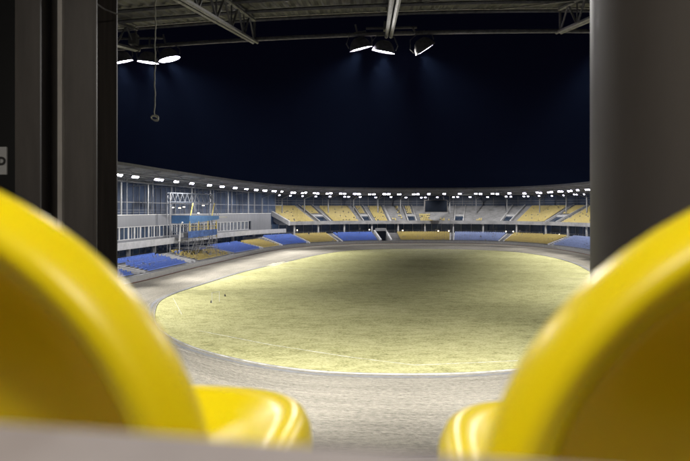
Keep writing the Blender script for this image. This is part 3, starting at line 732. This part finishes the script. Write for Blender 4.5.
def dome(tiltx, roll):  # a bell-shaped reflector opening downwards
    rings = [(.0, .36), (.14, .34), (.24, .26), (.31, .14), (.35, .02), (.355, 0)]; n = 16; V = []; 
    for r, z in rings:
        for k in range(n): t = 2 * math.pi * k / n; V.append((r * math.cos(t) * 1.0, r * math.sin(t) * .85, z))
    f = [(i * n + k, (i + 1) * n + k, (i + 1) * n + (k + 1) % n, i * n + (k + 1) % n) for i in range(len(rings) - 1) for k in range(n)]
    return V, f, n
def near_lamp(px, y, D, rx, ry, label, hang, rec=0.0, tgt=(0, 42)):
    x = (px - CX) / F * D; z = EYE + (HY - y) / F * D
    root = empty('floodlight', (x, D, z))
    root.rotation_euler = (math.radians(rx), math.radians(ry), 0)
    V, f, n = dome(0, 0); b = MB(); b.add([(v[0], v[1], v[2] - .2) for v in V], f); b.build('housing', M['lamp_body'], root, True)
    b = MB(); b.add([(.33 * math.cos(2 * math.pi * k / 20), .28 * math.sin(2 * math.pi * k / 20), -.192 + rec) for k in range(20)] + [(.30 * math.cos(2 * math.pi * k / 20), .25 * math.sin(2 * math.pi * k / 20), -.205 + rec) for k in range(20)],
                    [tuple(range(19, -1, -1)), tuple(range(20, 40))] + [(k, (k + 1) % 20, 20 + (k + 1) % 20, 20 + k) for k in range(20)])
    b.build('lens', M['lens'], root)
    b = MB(); b.path([(-.36, 0, -.1), (-.4, 0, .05), (-.25, 0, .28), (0, 0, .32), (.25, 0, .28), (.4, 0, .05), (.36, 0, -.1)], .02, 5); b.bar((0, 0, .32), (0, 0, hang), .03, 6); b.build('bracket', M['steel_near'], root)
    tag(root, label, 'floodlight')
    spot((x, D + .05, z - .3), (tgt[0], tgt[1], 0), CLUSTER_W * 2.0, 68, 1, rad=.12)
near_lamp(121, 56, 19.6, 11, -12, 'dim edge-on floodlight beside the dark steel column, leftmost of three', .62, .02, (-14, 46))
near_lamp(148.5, 56.5, 19.5, 5, 6, 'lit floodlight hanging behind the rope, middle of the left three', .62, .01, (-3, 44))
near_lamp(168, 53.5, 19.3, 2, -14, 'brightest floodlight to the right of the hanging rope', .62, 0, (9, 46))
near_lamp(359.5, 42.5, 18.3, 9.5, -14, 'dome floodlight left of the middle roof truss, leftmost of its three', .55, .03, (-12, 46))
near_lamp(384.5, 45.5, 18.2, 9.5, 10, 'dome floodlight directly below the tip of the middle roof truss', .6, .03, (1, 42))
near_lamp(422, 43.5, 18.1, 12, -34, 'dome floodlight right of the middle roof truss with a bright slanted lens', .55, 0, (20, 44))
mb_ = MB(); mb_.bar(((366 - CX) / F * 18.1, 18.2, EYE + 5.55), ((417 - CX) / F * 18.1, 18.1, EYE + 5.55), .04, 6); mb_.box((1.3, 18.1, EYE + 5.58), (.25, .3, .22))
tag(mb_.build('lamp_mounting_bar', M['steel_near']), 'short horizontal bar across the middle truss tip above the lamps', 'bar')
mb_ = MB(); mb_.bar((-7.6, 19.55, EYE + 5.62), (-5.9, 19.45, EYE + 5.62), .04, 6); mb_.box((-6.9, 19.5, EYE + 5.58), (.25, .3, .35))
tag(mb_.build('lamp_mounting_bar', M['steel_near']), 'short horizontal bar above the lamps beside the hanging rope', 'bar')
for x in (-16, -11.5, 7.5, 11.5, 16): spot((x, Dq(x), 15.6), (x * 1.7, Dq(x) + 24, 0), CLUSTER_W * 2.1, 70, 1)

# hanging rope
D = 11.5; x = (154.6 - CX) / F * D; pts = []
for i in range(60):
    t = i / 59; z = EYE + 4.4 - t * (4.4 - (HY - 112) / F * D); pts.append((x + .007 * math.sin(t * 23) + .004 * math.sin(t * 61) + .02 * (1 - t), D, z))
zb_ = pts[-1][2] - .05
for i in range(46):
    a_ = i / 46 * 2 * math.pi * 2.6; pts.append((x + .075 * math.sin(a_) * (1 - .1 * i / 46), D + .004 * i / 8, zb_ - .05 + .045 * math.cos(a_ * 1.03) - .0006 * i))
r_ = MB(); r_.path(pts, .0115, 6)
tag(r_.build('hanging_rope', M['rope'], smooth=True), 'pale rope hanging from the roof with a small coil at its end', 'rope')

# stand floor stepping down in front of the seats (out of frame, under the view)
st = MB(); V = []; prof = [(-4, 10.33), (1.15, 10.33)]; y, z = 1.15, 10.33
st.box((0, -1.4, 10.23), (14, 5.1, .2))
while y < 9: z -= .42; st.box((0, y + .45, z - .1), (14, .9, .2)); st.box((0, y + .02, z + .11), (14, .06, .6)); y += .9
tag(st.build('stand_terrace', M['concrete']), 'stepped concrete terrace under the camera stand', 'terrace')
nt = MB()
for k_ in range(9): zt_ = .9 + k_ * .26; ya = 24.5 - k_ * 1.0; nt.box((2, ya - 2.8, zt_ / 2), (30, 1.0, zt_))
tag(nt.build('near_terrace', M['concrete']), 'grey concrete terrace edge just below the near dirt track', 'terrace')

# left steel columns and partition
def pxX(px, D): return (px - CX) / F * D
pw = MB(); pw.box((pxX(60, 5.2) - 1.35, 5.2, 9), (2.9, .1, 18)); tag(pw.build('partition_wall', M['black']), 'black partition wall behind the steel columns on the left', 'wall')
D = 4.0
c1 = MB(); xa, xb = pxX(15, D), pxX(40, D); c1.box(((xa + xb) / 2, D + .01, 9), (xb - xa, .02, 18)); c1.box(((xa + xb) / 2, D + .16, 9), (.012, .28, 18)); c1.box(((xa + xb) / 2, D + .31, 9), (xb - xa, .02, 18))
tag(c1.build('steel_column', M['steel_dark']), 'narrow dark steel column at the far left beside the grey plate', 'column')
c2 = empty('steel_column', (pxX(78, D), D, 0)); x0_, x1_, x2_, x3_ = (pxX(q, D) - c2.location.x for q in (57.5, 62, 94.5, 96.3))
b = MB(); b.box(((x0_ + x1_) / 2, .03, 9), (x1_ - x0_, .06, 18)); b.build('left_flange', mat('pale_flange_paint', (.30, .28, .26), .6, var=.35, scale=6, stretch=(1, 1, .2)), c2)  # bright edge put into the colour: paler than web and right flange
b = MB(); b.box(((x1_ + x2_) / 2, .04, 9), (x2_ - x1_ - .004, .015, 18)); b.build('web', M['steel_dark'], c2)
b = MB(); b.box(((x2_ + x3_) / 2, .01, 9), (x3_ - x2_, .012, 18)); b.build('right_flange', M['steel_dark'], c2)
tag(c2, 'wide dark steel column with two pale flange edges, left of the stadium view', 'column')
c3 = MB(); xa, xb = pxX(96.6, 4.6), pxX(116.8, 4.6); c3.box(((xa + xb) / 2, 4.6, 9), (xb - xa, .03, 18)); c3.bar((xb, 4.59, 0), (xb, 4.59, 18), .006, 4)
tag(c3.build('steel_post', mat('post_paint', (.05, .042, .036), .6, var=.4, scale=4, stretch=(6, 6, .2))), 'dark square post at the left edge of the stadium view', 'post')
cb = MB(); cb.path([(pxX(94, 4.3), 4.3, EYE + (HY - 2) / F * 4.3), (pxX(105, 4.4), 4.4, EYE + (HY - 9.5) / F * 4.4), (pxX(118, 4.5), 4.5, EYE + (HY - 14.5) / F * 4.5)], .006, 5)
tag(cb.build('cable', M['steel_edge']), 'thin pale cable crossing the top of the dark post', 'cable')
# sign plate cut by the left frame edge
D = 3.9; xa, xb = pxX(-22, D), pxX(7, D); z0, z1 = EYE + (HY - 174.5) / F * D, EYE + (HY - 147) / F * D
sp = empty('number_plate', ((xa + xb) / 2, D, (z0 + z1) / 2))
b = MB(); b.box((0, 0, 0), (xb - xa, .012, z1 - z0)); b.build('plate', M['plate'], sp)
tx = bpy.data.curves.new('letter_curve', 'FONT'); tx.body = 'D'; tx.size = .07; tx.extrude = .001; tx.align_x = 'RIGHT'; tx.offset = .004
tmp_ = bpy.data.objects.new('letter_curve', tx); COL.objects.link(tmp_); bpy.context.view_layer.update(); lme = bpy.data.meshes.new_from_object(tmp_); bpy.data.objects.remove(tmp_); lme.materials.clear(); lme.materials.append(M['black']); to_ = bpy.data.objects.new('lettering', lme); COL.objects.link(to_); to_.parent = sp; to_.rotation_euler = (math.radians(90), 0, 0); to_.location = ((xb - xa) / 2 - .004, -.009, -.026)
tag(sp, 'small grey plate with a dark letter at the left picture edge', 'sign')
# big round column on the right
D = 2.9; R_ = .47; cxr = None
ta = (590 - CX) / F; # tangent of left edge: centre at angle + asin(R/dist)
dist = 2.95; th = math.atan(ta) + math.asin(R_ / dist); cx_, cy_ = dist * math.sin(th), dist * math.cos(th)
b = MB(); n = 96; V = [(cx_ + R_ * math.cos(2 * math.pi * k / n), cy_ + R_ * math.sin(2 * math.pi * k / n), z) for z in (0, 18) for k in range(n)]
b.add(V, [(k, (k + 1) % n, n + (k + 1) % n, n + k) for k in range(n)] + [tuple(range(n)), tuple(range(2 * n - 1, n - 1, -1))])
m_ = mat('satin_column_paint', (.082, .072, .066), .5, 0, var=.1, scale=3, stretch=(1, 1, .3))
o = b.build('round_column', m_); 
for p_ in o.data.polygons: p_.use_smooth = len(p_.vertices) == 4
tag(o, 'thick grey-brown round column on the right', 'column')

# ---------------------------------------------------------------- the two near seats
def seat(loc, rz_, label):
    root = empty('stadium_seat', loc, rz_)
    # backrest: polar shell with a rolled rim, centre of the arch at local z = 0
    R0 = .22; nt, prof = 72, [(0, 0), (.2, .0), (.4, .001), (.6, .003), (.74, .007), (.80, .010), (.835, .008), (.855, -.002), (.875, -.014), (.905, -.022), (.935, -.024), (.962, -.019), (.985, -.008), (1.0, .006), (1.0, .018), (.988, .026), (.965, .030), (.93, .028), (.88, .022), (.8, .016), (.7, .012), (.5, .008), (.25, .006), (0, .006)]
    V = []
    for r, d in prof:
        for k in range(nt):
            t = 2 * math.pi * k / nt; c_, s_ = math.cos(t), math.sin(t)
            x = R0 * r * c_; z = R0 * r * s_ * (1.0 if s_ > 0 else .62)
            x *= 1.0 if s_ > 0 else (1 + .0 * s_)
            lean = -.07 * z
            V.append((x, d + lean + .55 * x * x * 1.0, z))
    f = [(i * nt + k, i * nt + (k + 1) % nt, (i + 1) * nt + (k + 1) % nt, (i + 1) * nt + k) for i in range(len(prof) - 1) for k in range(nt)]
    b = MB(); b.add(V, f); o = b.build('backrest', M['plastic'], root, True)
    # pan: rounded rectangle bowl with a rolled lip
    V = []; prof = [(0, -.045), (.3, -.043), (.55, -.035), (.72, -.02), (.82, -.006), (.88, .0), (.93, -.001), (.965, -.008), (.99, -.022), (1.0, -.045), (1.0, -.10), (.985, -.102), (.982, -.05), (.96, -.02), (.9, -.012), (.8, -.016), (.6, -.043), (.3, -.052), (0, -.054)]
    for r, d in prof:
        for k in range(nt):
            t = 2 * math.pi * k / nt; c_, s_ = math.cos(t), math.sin(t); e = 2 / 3.6
            x = .236 * r * math.copysign(abs(c_) ** e, c_); y = .245 * r * math.copysign(abs(s_) ** e, s_)
            V.append((x, .232 + y, -.04 + d + (.0 if y < 0 else -.012 * (y / .235) ** 2)))
    f = [(i * nt + k, i * nt + (k + 1) % nt, (i + 1) * nt + (k + 1) % nt, (i + 1) * nt + k) for i in range(len(prof) - 1) for k in range(nt)]
    b = MB(); b.add(V, [q[::-1] for q in f]); b.build('seat_pan', M['plastic'], root, True)
    b = MB(); b.box((0, .2, -.19), (.10, .32, .06)); b.box((0, .2, -.34), (.06, .06, .30)); b.build('bracket', M['steel'], root)
    tag(root, label, 'seat', 'yellow seats right in front of the camera')
    return root
sr = -math.radians(6.6)
seat((-.307, .366, EYE - .186), sr, 'big blurred yellow seat seen from behind on the left')
seat((.295, .302, EYE - .191), sr, 'big blurred yellow seat seen from behind on the right')
b = MB(); b.bar((-1.2, .66, EYE - .45), (1.2, .38, EYE - .45), .03, 8); b.bar((-1.1, .6, 10.3), (-1.1, .66, EYE - .45), .025); b.bar((1.1, .4, 10.3), (1.1, .4, EYE - .45), .025)
tag(b.build('seat_rail', M['steel']), 'steel rail carrying the two near yellow seats', 'rail')
# ledge right under the lens
D = .2; zl = lambda px, y: EYE - (y - HY) / F * D
b = MB(); xl, xr = -.6, .6; za = zl(0, 421); zb2 = zl(690, 471); sl = (zb2 - za) / (pxX(690, D) - pxX(0, D)); zL = za + (xl - pxX(0, D)) * sl; zR = za + (xr - pxX(0, D)) * sl
b.hexa([(xl, .10, zL - .07), (xr, .10, zR - .07), (xr, .205, zR - .07), (xl, .205, zL - .07), (xl, .10, zL), (xr, .10, zR), (xr, .205, zR), (xl, .205, zL)])
o = b.build('ledge', M['rail']); md = o.modifiers.new('b', 'BEVEL'); md.width = .008; md.segments = 3
tag(o, 'blurred grey ledge along the bottom of the picture', 'ledge')

# strip lamps of the stand's ceiling, behind and above the camera
for x, y in ((-1.5, -.35), (2.3, -.6)):
    fx = empty('strip_lamp', (x, y, EYE + 2.55), math.radians(90 + 4))
    b = MB(); b.box((0, 0, .05), (1.3, .16, .06)); b.bar((-.4, 0, .08), (-.4, 0, .5), .01); b.bar((.4, 0, .08), (.4, 0, .5), .01); b.build('housing', M['white'], fx)
    b = MB(); b.bar((-.62, 0, 0), (.62, 0, 0), .019, 10); b.build('tube', emit('lit_tube', (1, .95, .86), 6), fx)
    l = bpy.data.lights.new('strip_light', 'AREA'); l.shape = 'RECTANGLE'; l.size = 1.24; l.size_y = .05; l.energy = STRIP_W; l.color = (1, .93, .82)
    o = bpy.data.objects.new('strip_light', l); COL.objects.link(o); o.location = (x, y, EYE + 2.52); o.rotation_euler = (math.radians(10), 0, 0)
    tag(fx, 'fluorescent strip lamp hanging behind the camera, ' + ('left one' if x < 0 else 'right one'), 'lamp')

# ---------------------------------------------------------------- the damp night air
b = MB(); b.box((10, 120, 14), (370, 370, 32)); hz = b.build('haze', None) if False else None
hm = bpy.data.materials.new('night_air'); hm.use_nodes = True; N, L = nodes(hm); N.remove(N['Principled BSDF'])
pv = N.new('ShaderNodeVolumePrincipled'); pv.inputs['Color'].default_value = (.26, .43, 1, 1); pv.inputs['Density'].default_value = HAZE; pv.inputs['Anisotropy'].default_value = .35
L.new(pv.outputs[0], N['Material Output'].inputs['Volume']); hm.cycles.homogeneous_volume = True
b = MB(); b.box((10, 120, 14), (370, 370, 32)); o = b.build('haze', hm); tag(o, kind='stuff')
o['label'] = 'faint bluish haze in the floodlit night air'; o['category'] = 'haze'
S.cycles.volume_bounces = 0; S.cycles.volume_step_rate = 5; S.cycles.volume_max_steps = 64
